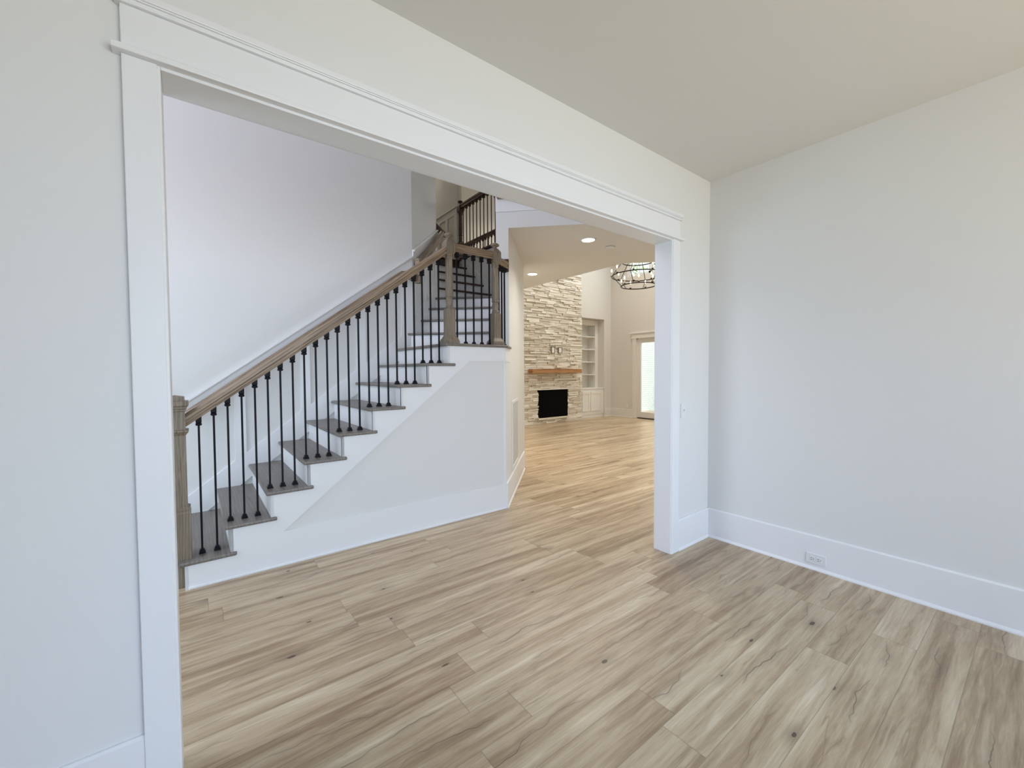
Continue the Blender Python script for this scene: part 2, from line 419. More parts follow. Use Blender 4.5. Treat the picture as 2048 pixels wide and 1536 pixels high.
# upper floor slab and fascia over the hall (its under side is the hall ceiling)
bm = BM()
slab = [(-.84, 1.982), (1.002, .14), (3.50, .14), (1.55, 2.09), (1.55, 6.85), (.29, 6.85), (.29, 3.112)]
prism(bm, slab, HS, F2 - .02)
struct(obj('ceiling_hall', bm, [M['wall']]))
bm = BM(); prism(bm, slab, F2 - .02, F2); box(bm, -.76, .29, 4.70, 7.5, F2 - .25, F2)
struct(obj('floor_upper', bm, M['darkwood_dim_oak']))
# low wall of the upper hallway beyond the gallery newel
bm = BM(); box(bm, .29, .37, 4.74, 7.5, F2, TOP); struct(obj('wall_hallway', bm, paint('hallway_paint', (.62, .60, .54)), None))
bm = BM(); box(bm, -.9, 1.55, 7.5, 7.6, F2, TOP); struct(obj('wall_hallway_end', bm, M['wall']))
# great room: far wall with recess, east wall with patio door and upper windows
bm = BM()
box(bm, .29, 5.76, 6.85, 6.97, 0, TOP); box(bm, 5.76, 6.78, 6.85, 6.97, 3.05, TOP); box(bm, 6.78, 7.1, 6.85, 6.97, 0, TOP)
box(bm, 6.78, 6.86, 6.97, 7.5, 0, 3.13); box(bm, 5.68, 6.86, 7.5, 7.58, 0, 3.13); box(bm, 5.68, 5.76, 6.97, 7.5, 0, 3.13); box(bm, 5.76, 6.78, 6.97, 7.5, 3.05, 3.13)
struct(obj('wall_fireplace', bm, M['cream']))
bm = BM()
EZ0, EZ1 = 4.29, 5.45
for y0, y1, z0, z1 in ((5.87, 6.97, 0, EZ0), (3.40, 5.87, 2.41, EZ0), (.12, 3.40, 0, EZ0), (6.20, 6.97, EZ0, EZ1), (.12, 2.2, EZ0, EZ1), (.12, 6.97, EZ1, TOP)): box(bm, 7.1, 7.25, y0, y1, z0, z1)
struct(obj('wall_patio', bm, M['cream']))
# upper window: three units
bm = BM()
for y0, y1 in ((6.12, 6.20), (5.36, 5.48), (4.62, 4.72), (3.86, 3.98), (3.10, 3.20), (2.2, 2.28)): box(bm, 7.13, 7.20, y0, y1, EZ0, EZ1)
box(bm, 7.13, 7.2, 2.28, 6.12, EZ0, EZ0 + .07); box(bm, 7.13, 7.2, 2.28, 6.12, EZ1 - .07, EZ1)
for y in (5.8, 5.05, 4.3, 3.5): box(bm, 7.145, 7.185, y - .012, y + .012, EZ0 + .07, EZ1 - .07)
w4 = struct(obj('window_4', bm, M['trim']))
bm = BM(); box(bm, 7.163, 7.167, 2.28, 6.12, EZ0 + .07, EZ1 - .07); obj('pane', bm, M['glass'], w4)
# patio door
bm = BM()
for y0, y1, z0, z1 in ((5.81, 5.87, .0, 2.38), (3.40, 3.46, 0, 2.38), (3.46, 5.81, 2.33, 2.41)): box(bm, 7.11, 7.22, y0, y1, z0, z1)
d2_ = struct(obj('door_2', bm, M['cab']))
for (a0, a1, off) in ((4.62, 5.81, 0), (3.46, 4.66, .04)):
    bm = BM()
    for y0, y1, z0, z1 in ((a0, a0 + .075, .03, 2.33), (a1 - .075, a1, .03, 2.33), (a0 + .075, a1 - .075, .03, .2), (a0 + .075, a1 - .075, 2.27, 2.33)): box(bm, 7.125 + off, 7.165 + off, y0, y1, z0, z1)
    s_ = obj('door_panel', bm, M['cab'], d2_)
    bm = BM(); box(bm, 7.143 + off, 7.147 + off, a0 + .075, a1 - .075, .2, 2.27); obj('pane', bm, M['glass'], s_)
bm = BM(); box(bm, 7.09, 7.2, 3.46, 5.84, 0, .028); obj('threshold', bm, M['bronze'], d2_)
# patio door casing
bm = BM()
box(bm, 7.075, 7.1, 5.87, 6.01, 0, 2.41); box(bm, 7.075, 7.1, 3.26, 3.40, 0, 2.41)
box(bm, 7.06, 7.1, 3.2, 6.07, 2.405, 2.425); box(bm, 7.075, 7.1, 3.24, 6.03, 2.425, 2.55); box(bm, 7.05, 7.1, 3.18, 6.09, 2.55, 2.59)
struct(obj('trim_patio_door', bm, M['cab'], bevel=.004))

# ------------------------------------------------------------------ cased opening
bm = BM()
box(bm, OX0 - .015, OX0, -.014, .134, 0, OZ + .015); box(bm, OX1, OX1 + .015, -.014, .134, 0, OZ + .015)
box(bm, OX0, OX1, -.014, .134, OZ, OZ + .015)
struct(obj('trim_jamb', bm, M['trim'], bevel=.002))
bm = BM()
for s_, y0, y1 in ((-1, -.022, 0), (1, .12, .142)):
    box(bm, -3.70, OX0 - .008, y0, y1, 0, 2.458); box(bm, OX1 + .008, -.495, y0, y1, 0, 2.458)
    yb0, yb1 = (-.045, 0) if s_ < 0 else (.12, .165)
    box(bm, -3.722, -.468, yb0, yb1, 2.458, 2.478)
    box(bm, -3.70, -.49, y0, y1, 2.478, 2.612)
    for w_, z0, z1 in ((.034, 2.612, 2.622), (.030, 2.622, 2.630), (.034, 2.630, 2.636), (.037, 2.636, 2.660)):
        box(bm, -3.70 - w_ + .022, -.49 + w_ - .022, -w_ if s_ < 0 else .12, 0 if s_ < 0 else .12 + w_, z0, z1)
struct(obj('trim_opening', bm, M['trim'], bevel=.003))

# ------------------------------------------------------------------ baseboards
def baseboard(name, runs, h=.25, mt='trim'):
    bm = BM()
    for (p0, p1, side) in runs:
        p0, p1 = Vector((*p0, 0)), Vector((*p1, 0)); d_ = p1 - p0; L = d_.length
        T = frame45(p0, d_, 0)
        prof = [(0, 0), (.026, 0), (.026, .008), (.018, .022), (.0155, .022), (.0155, h - .008), (.009, h), (0, h)]
        vs0 = [bm.verts.new(T @ Vector((0, side * a, b_))) for a, b_ in prof]; vs1 = [bm.verts.new(T @ Vector((L, side * a, b_))) for a, b_ in prof]
        k = len(prof)
        for i in range(k): bm.faces.new((vs0[i], vs0[(i + 1) % k], vs1[(i + 1) % k], vs1[i]))
        bm.faces.new(vs0[::-1]); bm.faces.new(vs1)
    return struct(obj(name, bm, M[mt]))
baseboard('baseboard_front', [((-6.6, 0), (-3.70, 0), -1), ((-.495, 0), (0, 0), -1)])
baseboard('baseboard_right', [((0, 0), (0, -4.8), -1)])
baseboard('baseboard_back', [((0, -4.8), (-6.6, -4.8), -1)])
baseboard('baseboard_left', [((-6.6, -4.8), (-6.6, 0), -1)])
baseboard('baseboard_entry', [((-6.6, YL), (-3.66, YL), -1), ((-3.70, .12), (-6.6, .12), -1), ((7.1, .12), (-.49, .12), -1)])
baseboard('baseboard_hall', [((-.944, 1.678), (.31, 2.932), -1), ((.41, 3.03), (.41, 6.85), -1)], .265)
baseboard('baseboard_great_room', [((6.80, 6.85), (7.1, 6.85), -1), ((7.1, 6.85), (7.1, 6.01), -1), ((7.1, 3.26), (7.1, .12), -1)], .25, 'cab')

# ------------------------------------------------------------------ staircase
st = tag(empty('staircase', (-3.6, 2.2, 0)), 'white staircase with grey-brown oak treads, rising and turning behind the wide opening', 'staircase')
def rel(o, par=st):
    o.location = Vector(o.location) - par.location; return o
TH = .027
def tread(poly, k, m_='tread'):
    bm = BM(); prism(bm, poly, k * RZ - TH, k * RZ)
    return rel(obj('tread', bm, M[m_], st, bevel=.010, seg=3))
def riser_seg(p0, p1, k, off=.03):
    """riser under nosing line p0-p1; off set back to the left of the direction"""
    T = frame45(p0, (p1[0] - p0[0], p1[1] - p0[1]), 0); L = math.hypot(p1[0] - p0[0], p1[1] - p0[1])
    bm = BM(); box(bm, 0, L, off, off + .02, (k - 1) * RZ, k * RZ - TH, T)
    return rel(obj('riser', bm, M['trim'], st))
for k in range(1, 9):
    x0 = stairline(k)
    x1 = x0 + RX + .05
    if k == 1: poly = [(x0 + .0, 1.655), (x0 + .322, 1.655), (x0 + .322, 1.69), (x1, 1.69), (x1, YL), (x0, YL)]
    else: poly = [(x0, 1.655), (x0 + .322, 1.655), (x0 + .322, 1.69), (x1, 1.69), (x1, YL), (x0, YL)]
    tread(poly, k)
    riser_seg((x0, YL), (x0, 1.675), k)
# platform / winder treads 9..13, flight at 45 degrees
xp = stairline(9)
ci = lambda s: ((s * 2 ** .5 - 2.82) / 2, (s * 2 ** .5 + 2.82) / 2)      # on the inner face of the hall wall
wo = lambda s: ((s * 2 ** .5 - 4.31) / 2, (s * 2 ** .5 + 4.31) / 2)      # on the angled stair wall
s10, s11, s12, s13 = .96, 1.255, 1.553, 1.85
bx_ = (s10 * 2 ** .5 - YL, YL)
tread([(xp - .035, 1.652), (-.928, 1.652), (-.722, 1.858), (-.745, 1.89), (-.845, 1.99), ci(s10 + .05), (bx_[0] + .07, YL), (xp - .035, YL)], 9)
riser_seg((xp - .035, YL), (xp - .035, 1.675), 9)
tread([ci(s10), ci(s11 + .05), wo(s11 + .05), (-1.43, YL), bx_], 10); riser_seg(bx_, ci(s10), 10)
tread([ci(s11), ci(s12 + .05), wo(s12 + .05), wo(s11)], 11); riser_seg(wo(s11), ci(s11), 11)
tread([ci(s12), ci(s13 + .05), wo(s13 + .05), wo(s12)], 12); riser_seg(wo(s12), ci(s12), 12)
tread([ci(s13), (.29, 3.11), (.29, 3.70), (-.76, 3.70), (-.76, 3.55), wo(s13)], 13); riser_seg(wo(s13), ci(s13), 13)
for k in range(14, 19):
    y0 = 3.644 + .258 * (k - 14)
    tread([(-.76, y0), (.285, y0), (.285, y0 + .30 if k < 18 else y0 + .03), (-.76, y0 + .30 if k < 18 else y0 + .03)], k, 'darkwood_dim_oak')  # same oak as the lower treads, dimmer light put into a darker colour
    riser_seg((-.76, y0), (.285, y0), k)
# skirt board on the open side: stepped top, raked lower edge, end block to the floor, band round the platform
bm = BM()
top = [(stairline(1) + .03, 0), (-3.0, 0), (-3.0, .258), (-3.03, .258), (-1.385, 1.552), (-1.32, 1.552), (-1.32, 9 * RZ - TH), (xp + 0, 9 * RZ - TH)]
for k in range(8, 0, -1):
    top += [(stairline(k + 1) + .03, k * RZ - TH), (stairline(k) + .03, k * RZ - TH)]
# split into simple convex-ish pieces
for k in range(1, 9):
    xa, xb = stairline(k) + .03, stairline(k + 1) + .03
    lo = lambda x: max(0 if x < -3.03 else .258 + (x + 3.03) * .787, 0)
    P_ = [(xa, lo(xa))]
    if xa < -3.03 < xb: P_ += [(-3.03, 0), (-3.03, .258)]
    P_ += [(xb, lo(xb)), (xb, k * RZ - TH), (xa, k * RZ - TH)]
    prism(bm, P_, 1.675, 1.6875, 'XZ')
P_ = [(-1.622, 8 * RZ - TH), (-1.586, 8 * RZ - TH), (-1.586, lo(-1.586)), (-1.385, 1.552), (-.944, 1.552), (-.944, 9 * RZ - TH), (-1.622, 9 * RZ - TH)]
prism(bm, P_, 1.675, 1.6875, 'XZ')
box(bm, -3.03, -.944, 1.675, 1.6875, 0, .258)
prism(bm, [(-.944, 1.675), (-.735, 1.874), (-.745, 1.886), (-.952, 1.6875)], 1.552, 9 * RZ - TH)
rel(obj('skirt_board', bm, M['trim'], st))
# small shoe along the skirt
bm = BM(); box(bm, -3.60, -.941, 1.662, 1.676, 0, .020); rel(obj('shoe_moulding', bm, M['trim'], st, bevel=.005))
# wall-side skirt on the third flight, seen edge on
bm = BM()
prism(bm, [(3.13, 13 * RZ), (3.64, 13 * RZ), (4.72, 18 * RZ), (4.72, 18 * RZ - .0 + .10), (3.60, 13 * RZ + .28), (3.13, 13 * RZ + .18)], .278, .29, 'YZ')
rel(obj('wall_skirt', bm, M['trim'], st))

# ------------------------------------------------------------------ wainscot on the stair wall
def wains_long():
    bm = BM(); sl_ = RZ / RX
    z_at = lambda x, o: .382 + (x + 3.394) * sl_ + o       # nosing line + offset
    def band(x0, x1, o0, o1, y0, y1): prism(bm, [(x0, z_at(x0, o0)), (x1, z_at(x1, o0)), (x1, z_at(x1, o1)), (x0, z_at(x0, o1))], y0, y1, 'XZ')
    xa, xb = -3.64, -1.435
    band(xa, -1.58, -.14, .126, YL - .016, YL)                     # bottom rail / wall skirt
    band(xa, xb, .84, .955, YL - .016, YL)                         # top rail
    band(xa, xb, .955, .975, YL - .034, YL)                        # cap
    for x0, x1 in ((-3.245, -3.150), (-2.676, -2.578), (-2.098, -1.998)): band(x0, x1, .12, .85, YL - .016, YL)
    prism(bm, [(-1.58, 1.60), (xb, 1.60), (xb, z_at(xb, .84)), (-1.58, z_at(-1.58, .84))], YL - .016, YL, 'XZ')
    return struct(obj('trim_wainscot_lower', bm, M['trim'], bevel=.002))
wains_long()
# wainscot on the angled wall
T = frame45((-1.43, YL), (1, 1), 0)
LW = .67 * 2 ** .5
bm = BM()
def bandT(u0, u1, za0, za1, zb0, zb1, y0, y1):
    vs = [Vector((u0, y, z)) for y in (y0, y1) for z in (za0, za1)] + [Vector((u1, y, z)) for y in (y0, y1) for z in (zb0, zb1)]
    v_ = [bm.verts.new(T @ p) for p in vs]
    for f_ in ((0, 1, 3, 2), (4, 6, 7, 5), (0, 4, 5, 1), (2, 3, 7, 6), (0, 2, 6, 4), (1, 5, 7, 3)): bm.faces.new([v_[i] for i in f_])
cz = lambda u: 2.905 + u * .58
nz = lambda u: 1.98 + u * .645
bandT(0, LW, cz(0) - .02, cz(0), cz(LW) - .02, cz(LW), -.034, 0)
bandT(0, LW, cz(0) - .13, cz(0) - .02, cz(LW) - .13, cz(LW) - .02, -.016, 0)
bandT(0, LW, nz(0) - .25, nz(0) + .12, nz(LW) - .25, nz(LW) + .12, -.016, 0)
for u0, u1 in ((0, .09), (.44, .53), (LW - .09, LW)): bandT(u0, u1, nz(u0) + .1, cz(u0) - .12, nz(u1) + .1, cz(u1) - .12, -.016, 0)
struct(obj('trim_wainscot_angled', bm, M['trim'], bevel=.002))
# wainscot of the upper hallway
bm = BM()
box(bm, .255, .29, 4.76, 7.5, 4.385, 4.405); box(bm, .276, .29, 4.76, 7.5, 4.27, 4.385); box(bm, .276, .29, 4.76, 7.5, F2, F2 + .25)
for y in (4.76, 5.10, 5.40, 5.70, 6.1): box(bm, .276, .29, y, y + .09, F2 + .25, 4.27)
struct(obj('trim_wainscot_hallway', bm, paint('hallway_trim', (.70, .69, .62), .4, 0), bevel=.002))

# ------------------------------------------------------------------ railings
RP = [(-.030, 0), (.030, 0), (.032, .012), (.026, .022), (.026, .034), (.033, .044), (.033, .066), (.022, .082), (0, .088), (-.022, .082), (-.033, .066), (-.033, .044), (-.026, .034), (-.026, .022), (-.032, .012)]
def rail(name, path, par, m_='rail', prof=RP):
    bm = BM(); sweep(bm, path, prof); o = obj(name, bm, M[m_], par); rel(o, par); return o
bal_proto = {}
def baluster(par, x, y, z0, z1, slope=0., lowdetail=False, m_='iron', r=.0064):
    bm = BM(); sqstack(bm, [(r, z0), (r, z1)], x, y)
    o = rel(obj('baluster', bm, M[m_], par), par)
    bm = BM(); sqstack(bm, [(.019, z0), (.019, z0 + .010), (.014, z0 + .016), (.014, z0 + .024), (.011, z0 + .030)], x, y)
    obj('shoe', bm, M[m_], o)
    bm = BM(); sqstack(bm, [(.012, z1 - .052), (.018, z1 - .047), (.018, z1 - .040), (.014, z1 - .034), (.017, z1 - .026), (.017, z1)], x, y)
    for v_ in bm.verts:
        if v_.co.z > z1 - .001: v_.co.z = z1 + (v_.co.x - x) * slope
    obj('collar', bm, M[m_], o)
    return o
fr = tag(empty('stair_railing', (-2.6, 1.79, 0)), 'oak stair railing with black iron balusters and three newel posts, foreground side of the stairs', 'railing')
YB = 1.785
RB = lambda x: 1.083 + (x + 3.594) * .742        # underside of the sloping rail
rail('handrail', [(-3.592, YB, RB(-3.592)), (-1.56, YB, RB(-1.56))], fr, 'rail_slope')
# box newel at the foot
def box_newel(par, x, y):
    bm = BM()
    sqstack(bm, [(.062, .0), (.062, .16), (.070, .162), (.070, .505), (.066, .512), (.066, .522), (.068, .528), (.068, .534), (.056, .540), (.053, .545),
                 (.053, 1.030), (.057, 1.036), (.070, 1.056), (.070, 1.066), (.053, 1.070), (.053, 1.19), (.058, 1.195), (.058, 1.205), (.064, 1.212), (.064, 1.222), (.073, 1.232), (.073, 1.262),
                 (.052, 1.264), (.052, 1.290), (.001, 1.302)], x, y)
    return rel(obj('newel_post', bm, M['post'], par), par)
box_newel(fr, -3.645, YB)
def turned_newel(par, x, y, z, m_='post', sc=1.):
    bm = BM()
    sqstack(bm, [(.072, z), (.072, z + .02), (.066, z + .042), (.046, z + .075), (.043, z + .085), (.043, z + .325), (.039, z + .340), (.030, z + .345)], x, y)
    lathe(bm, [(.030, z + .33), (.036, z + .345), (.040, z + .358), (.036, z + .368), (.032, z + .374), (.034, z + .39), (.036, z + .42), (.031, z + .45), (.038, z + .46), (.040, z + .470), (.036, z + .48),
               (.037, z + .50), (.038, z + .62), (.034, z + .80), (.033, z + .82), (.040, z + .828), (.040, z + .838), (.034, z + .845), (.040, z + .852), (.040, z + .862), (.030, z + .87)], x, y, 18, True)
    sqstack(bm, [(.034, z + .862), (.047, z + .885), (.047, z + .975), (.042, z + .990), (.020, z + 1.022)], x, y)
    o = rel(obj('newel_post', bm, M[m_], par), par)
    bm = BM(); lathe(bm, [(.020, z + 1.015), (.018, z + 1.035), (.028, z + 1.040), (.044, z + 1.047), (.047, z + 1.055), (.041, z + 1.066), (.026, z + 1.075), (.002, z + 1.079)], x, y, 18)
    obj('ball_cap', bm, M[m_], o, smooth=True)
    return o
ZP = 9 * RZ
NA, NB = (-1.540, YB), (-.985, YB + .01)
turned_newel(fr, *NA, ZP); turned_newel(fr, *NB, ZP)
rail('handrail', [(NA[0] + .03, NA[1], 2.620), (NB[0] - .03, NB[1], 2.620)], fr)
WR = (-.757, 1.899)
d_ = Vector((WR[0] - NB[0], WR[1] - NB[1])).normalized()
rail('handrail', [(NB[0] + d_.x * .03, NB[1] + d_.y * .03, 2.585), (WR[0], WR[1], 2.575)], fr)
T = frame45((WR[0] + .0, WR[1] + .0), (1, -1), 0)
bm = BM(); box(bm, -.028, .028, 0, .022, 2.545, 2.685, frame45((WR[0] - .002, WR[1] - .002), (-1, 1), 0)); rel(obj('rosette', bm, M['darkwood_dim_oak'], fr, bevel=.004), fr)
bx = [(1, -3.520), (1, -3.434)] + [(2, -3.352), (2, -3.266), (2, -3.182)]
for k in range(3, 9): bx += [(k, -3.352 + RX * (k - 2) + .0853 * j) for j in range(3)]
for k, x in bx: baluster(fr, x, YB, k * RZ, RB(x), .742)
for x in (-1.452, -1.355, -1.258, -1.161, -1.064): baluster(fr, x, YB + .006, ZP, 2.622)
for t in (.30, .55, .80): baluster(fr, NB[0] + (WR[0] - NB[0]) * t, NB[1] + (WR[1] - NB[1]) * t, ZP, 2.582)

# wall-mounted handrail
wr = tag(empty('wall_handrail', (-2.6, 2.8, 0)), 'oak handrail fixed to the stair wall behind the iron balusters', 'handrail')
y_ = 2.79
zr = lambda x: 1.045 + (x + 3.588) * .748
rail('handrail', [(-3.60, y_, zr(-3.60)), (-1.64, y_, zr(-1.64)), (-1.60, y_, zr(-1.60) - .006), (-1.53, y_, zr(-1.58) - .01), (-1.44, y_ + .005, zr(-1.58) - .02)], wr, 'rail_slope')
bm = BM(); box(bm, -.03, .03, -.03, .03, 2.50, 2.79, Matrix.Translation((-1.385, 2.815, 0)) @ Matrix.Rotation(R(45), 4, 'Z')); rel(obj('riser_block', bm, M['rail'], wr, bevel=.006), wr)
rail('handrail', [(-1.40, 2.795, 2.66), (-1.334, 2.856, 2.705), (-.69, 3.50, 3.365)], wr, 'rail_turn')
rail('handrail', [(-.685, 3.47, 3.345), (-.685, 4.55, 4.16), (-.685, 4.70, 4.22)], wr, 'darkwood_dim_oak')
for x in (-3.3, -2.5, -1.8):
    bm = BM(); tube(bm, (x, YL - .016, zr(x) - .05), (x, y_ + .01, zr(x) - .045), .007); tube(bm, (x, y_ + .01, zr(x) - .045), (x, y_, zr(x) + .005), .007); rel(obj('bracket', bm, M['iron'], wr), wr)
for t in (.2, .75):
    p = Vector((-1.334, 2.856, 2.735)).lerp(Vector((-.715, 3.475, 3.345)), t)
    bm = BM(); tube(bm, p + Vector((-.06, .06, -.05)), p + Vector((0, 0, -.045)), .007); tube(bm, p + Vector((0, 0, -.045)), p + Vector((0, 0, .005)), .007); rel(obj('bracket', bm, M['iron'], wr), wr)

# gallery railing over the stairwell
gr = tag(empty('gallery_railing', (.29, 4.0, F2)), 'dark-stained upper railing that ends in a newel post at the stair head', 'railing')
def place_rail(par, path, z, spacing, m_rail='darkwood_dim_oak', m_bal='bronze', skip=0, drop=0.0):
    P_ = [Vector((*p, z)) for p in path]
    rail('handrail', [p + Vector((0, 0, .895)) for p in P_], par, m_rail)
    rail('nosing', [p + Vector((0, 0, -.005)) for p in P_], par, m_rail, [(-.05, -drop), (.05, -drop), (.055, .015), (.05, .03), (-.05, .03), (-.055, .015)])
    for a, b_ in zip(P_, P_[1:]):
        L = (b_ - a).length; n_ = max(1, int(L / spacing))
        for i in range(skip, n_):
            p = a.lerp(b_, (i + .5) / n_)
            baluster(par, p.x, p.y, z + .025, z + .90, m_=m_bal)
turned_newel(gr, .31, 4.68, F2 - .03, 'darkwood_dim_oak')
place_rail(gr, [(.31, 4.64), (.31, 3.12), (-.80, 2.01)], F2, .105)
gf = tag(empty('gallery_railing', (1.5, 5.0, F2)), 'dark railing on the far side of the upper gallery, seen through the nearer one', 'railing')
place_rail(gf, [(1.55, 6.80), (1.55, 4.2)], F2, .11)
gb = tag(empty('gallery_railing', (0, 1.2, F2)), 'upper floor railing above the white fascia, mostly hidden by the opening head', 'railing')
place_rail(gb, [(-.835, 1.955), (.98, .14)], F2, .11, 'rail', drop=.09)
# trim line along the fascia
bm = BM(); box(bm, 0, 2.60, -.012, 0, 3.206, F2 - .02, frame45((-.84, 1.982), (1, -1), 0)); 
struct(obj('trim_fascia', bm, M['trim'], bevel=.002))

# ------------------------------------------------------------------ grille, switch, outlets
def on45(s): return (-.949 + s * q, 1.673 + s * q)
g = tag(empty('vent_grille', (*on45(.76), .70)), 'tall white return-air grille low on the angled hall wall beside the stairs', 'vent')
g.rotation_euler = (0, 0, R(45))
bm = BM()
for a, b_, z0, z1 in ((-.30, -.265, -.40, .40), (.265, .30, -.40, .40), (-.265, .265, -.40, -.365), (-.265, .265, .365, .40)): box(bm, a, b_, -.012, 0, z0, z1)
obj('grille_frame', bm, M['trim'], g, bevel=.002)
bm = BM(); box(bm, -.265, .265, -.006, -.002, -.365, .365); obj('grille_screen', bm, M['grille'], g)
sw = tag(empty('light_switch', (-.405, 0, 1.12)), 'small white toggle light switch on the wall just right of the opening', 'light switch')
bm = BM(); box(bm, -.036, .036, -.006, 0, -.058, .058); obj('wall_plate', bm, M['plastic'], sw, bevel=.003)
bm = BM(); box(bm, -.005, .005, -.020, -.006, .001, .014); box(bm, -.006, .006, -.008, -.006, -.014, .014); obj('toggle', bm, M['plastic'], sw)
bm = BM(); tube(bm, (0, -.0065, .03), (0, -.0055, .03), .003); tube(bm, (0, -.0065, -.03), (0, -.0055, -.03), .003); obj('screw', bm, M['plastic'], sw)
def outlet(name, loc, rz, horiz, label):
    o = tag(empty(name, loc), label, 'outlet'); o.rotation_euler = (0, 0, rz)
    w, h = (.062, .038) if horiz else (.036, .058)
    bm = BM(); box(bm, -w, w, -.007, 0, -h, h); obj('wall_plate', bm, M['plastic'], o, bevel=.004)
    for s_ in (-1, 1):
        cx, cz_ = (s_ * .0205, 0) if horiz else (0, s_ * .0205)
        bm = BM()
        box(bm, cx - .0155, cx + .0155, -.0095, -.006, cz_ - .0155, cz_ + .0155)
        r_ = obj('receptacle', bm, M['plastic'], o, bevel=.005)
        bm = BM()
        if horiz:
            for dz in (-.0065, .0065): box(bm, cx - .009, cx + .001, -.0100, -.0094, cz_ + dz - .0014, cz_ + dz + .0014)
            tube(bm, (cx + .009, -.0100, cz_), (cx + .009, -.0094, cz_), .0028)
        else:
            for dx in (-.0065, .0065): box(bm, cx + dx - .0014, cx + dx + .0014, -.0100, -.0094, cz_ - .001, cz_ + .009)
            tube(bm, (cx, -.0100, cz_ - .009), (cx, -.0094, cz_ - .009), .0028)
        obj('slots', bm, M['slot'], r_)
    return o
outlet('wall_outlet', (-.0155, -.806, .083), R(-90), True, 'white double outlet set sideways in the baseboard of the right wall')
outlet('wall_outlet', (7.1, 6.22, .35), R(-90), False, 'white outlet low on the great room wall left of the patio door')

# ------------------------------------------------------------------ ceiling lights
def can(loc, label, power, r=.075, grp=None, vis=True):
    o = tag(empty('recessed_light', loc), label, 'ceiling light', grp)
    bm = BM(); lathe(bm, [(r + .022, 0), (r + .022, -.006), (r + .004, -.010), (r, -.004)], 0, 0, 28, False)
    obj('trim_ring', bm, M['plastic'], o, smooth=True)
    bm = BM(); lathe(bm, [(r, -.003), (r, -.006)], 0, 0, 28); obj('lens', bm, M['can'], o)
    d_ = bpy.data.lights.new('downlight', 'AREA'); d_.shape = 'DISK'; d_.size = r * 2; d_.energy = power; d_.color = WARM; d_.spread = R(140)
    l = bpy.data.objects.new('downlight', d_); COL.objects.link(l); l.parent = o; l.location = (0, 0, -.012)
    return o
can((.284, 1.638, HS), 'lit recessed ceiling light nearer the camera in the hall ceiling', 16)
can((.886, 3.388, HS), 'lit recessed ceiling light further back in the hall, beside the stone chimney', 18)
can((1.10, 5.4, HS), 'lit recessed ceiling light at the back of the hall, hidden behind the angled wall', 18)
for i, (x, y) in enumerate(((2.9, 2.3), (2.9, 5.2), (5.7, 2.3), (5.7, 5.2))):
    can((x, y, TOP), 'added unseen downlight in the high great room ceiling, warming the walls', 31, .08, 'added downlights in the high ceiling')  # lamps added out of view to warm the great room walls
can((-.23, 6.2, TOP), 'added unseen downlight that brightens the upper hallway', 7, .08)  # lamp added out of view to lift the dark hallway wall
sd = tag(empty('smoke_detector', (.735, 1.672, HS)), 'round white smoke detector on the hall ceiling between the lights and the chandelier', 'smoke detector')
bm = BM(); lathe(bm, [(.062, 0), (.062, -.008), (.054, -.016), (.030, -.020), (.001, -.021)], 0, 0, 24); obj('detector_body', bm, M['plastic'], sd, smooth=True)
bm = BM(); lathe(bm, [(.063, -.001), (.0635, -.003)], 0, 0, 24, False); obj('shadow_gap', bm, M['slot'], sd)

# ------------------------------------------------------------------ chandelier
ch = tag(empty('chandelier', (4.15, 3.70, 3.276)), 'black iron two-tier ring chandelier with lit candle bulbs hanging in the great room', 'chandelier')
def ring(par, r, z, th=.009):
    bm = BM(); n_ = 48; rr = []
    for i in range(n_):
        a = 2 * math.pi * i / n_; c_, s_ = math.cos(a), math.sin(a)
        rr.append([bm.verts.new((c_ * (r + th * math.cos(b_)), s_ * (r + th * math.cos(b_)), z + 1.4 * th * math.sin(b_))) for b_ in [math.pi / 3 * j for j in range(6)]])
    for i in range(n_):
        a, b_ = rr[i], rr[(i + 1) % n_]
        for j in range(6): bm.faces.new((a[j], a[(j + 1) % 6], b_[(j + 1) % 6], b_[j]))
    return obj('ring', bm, M['bronze'], par, smooth=True)
r1, r2_, r3 = .365, .56, .34
ring(ch, r1, 0); ring(ch, r2_, .22); ring(ch, r3, .52)
for i in range(6):
    a = math.pi / 3 * i + .35; c_, s_ = math.cos(a), math.sin(a)
    bm = BM(); tube(bm, (c_ * r1, s_ * r1, 0), (c_ * r2_, s_ * r2_, .22), .007); tube(bm, (c_ * r2_, s_ * r2_, .22), (c_ * r3, s_ * r3, .52), .007); tube(bm, (c_ * r3, s_ * r3, .52), (c_ * .03, s_ * .03, .80), .006)
    obj('strut', bm, M['bronze'], ch)
bm = BM(); tube(bm, (0, 0, .78), (0, 0, TOP - 3.276 - .02), .008); lathe(bm, [(.001, TOP - 3.276 - .05), (.07, TOP - 3.276 - .02), (.07, TOP - 3.276)], 0, 0, 20); obj('stem', bm, M['bronze'], ch)
def candle(par, r, a, z):
    x, y = r * math.cos(a), r * math.sin(a)
    bm = BM(); lathe(bm, [(.004, z + .0), (.022, z + .008), (.026, z + .016), (.012, z + .018)], x, y, 12); cup = obj('candle_cup', bm, M['bronze'], par)
    bm = BM(); lathe(bm, [(.011, z + .016), (.011, z + .10)], x, y, 10); obj('sleeve', bm, M['candle'], cup)
    bm = BM(); lathe(bm, [(.007, z + .10), (.014, z + .115), (.016, z + .128), (.010, z + .15), (.002, z + .172)], x, y, 10); obj('bulb', bm, M['bulb'], cup, smooth=True)
for i in range(7): candle(ch, r1, math.pi / 3.5 * i + .2, .01)
for i in range(9): candle(ch, r2_, math.pi / 4.5 * i + .1, .23)

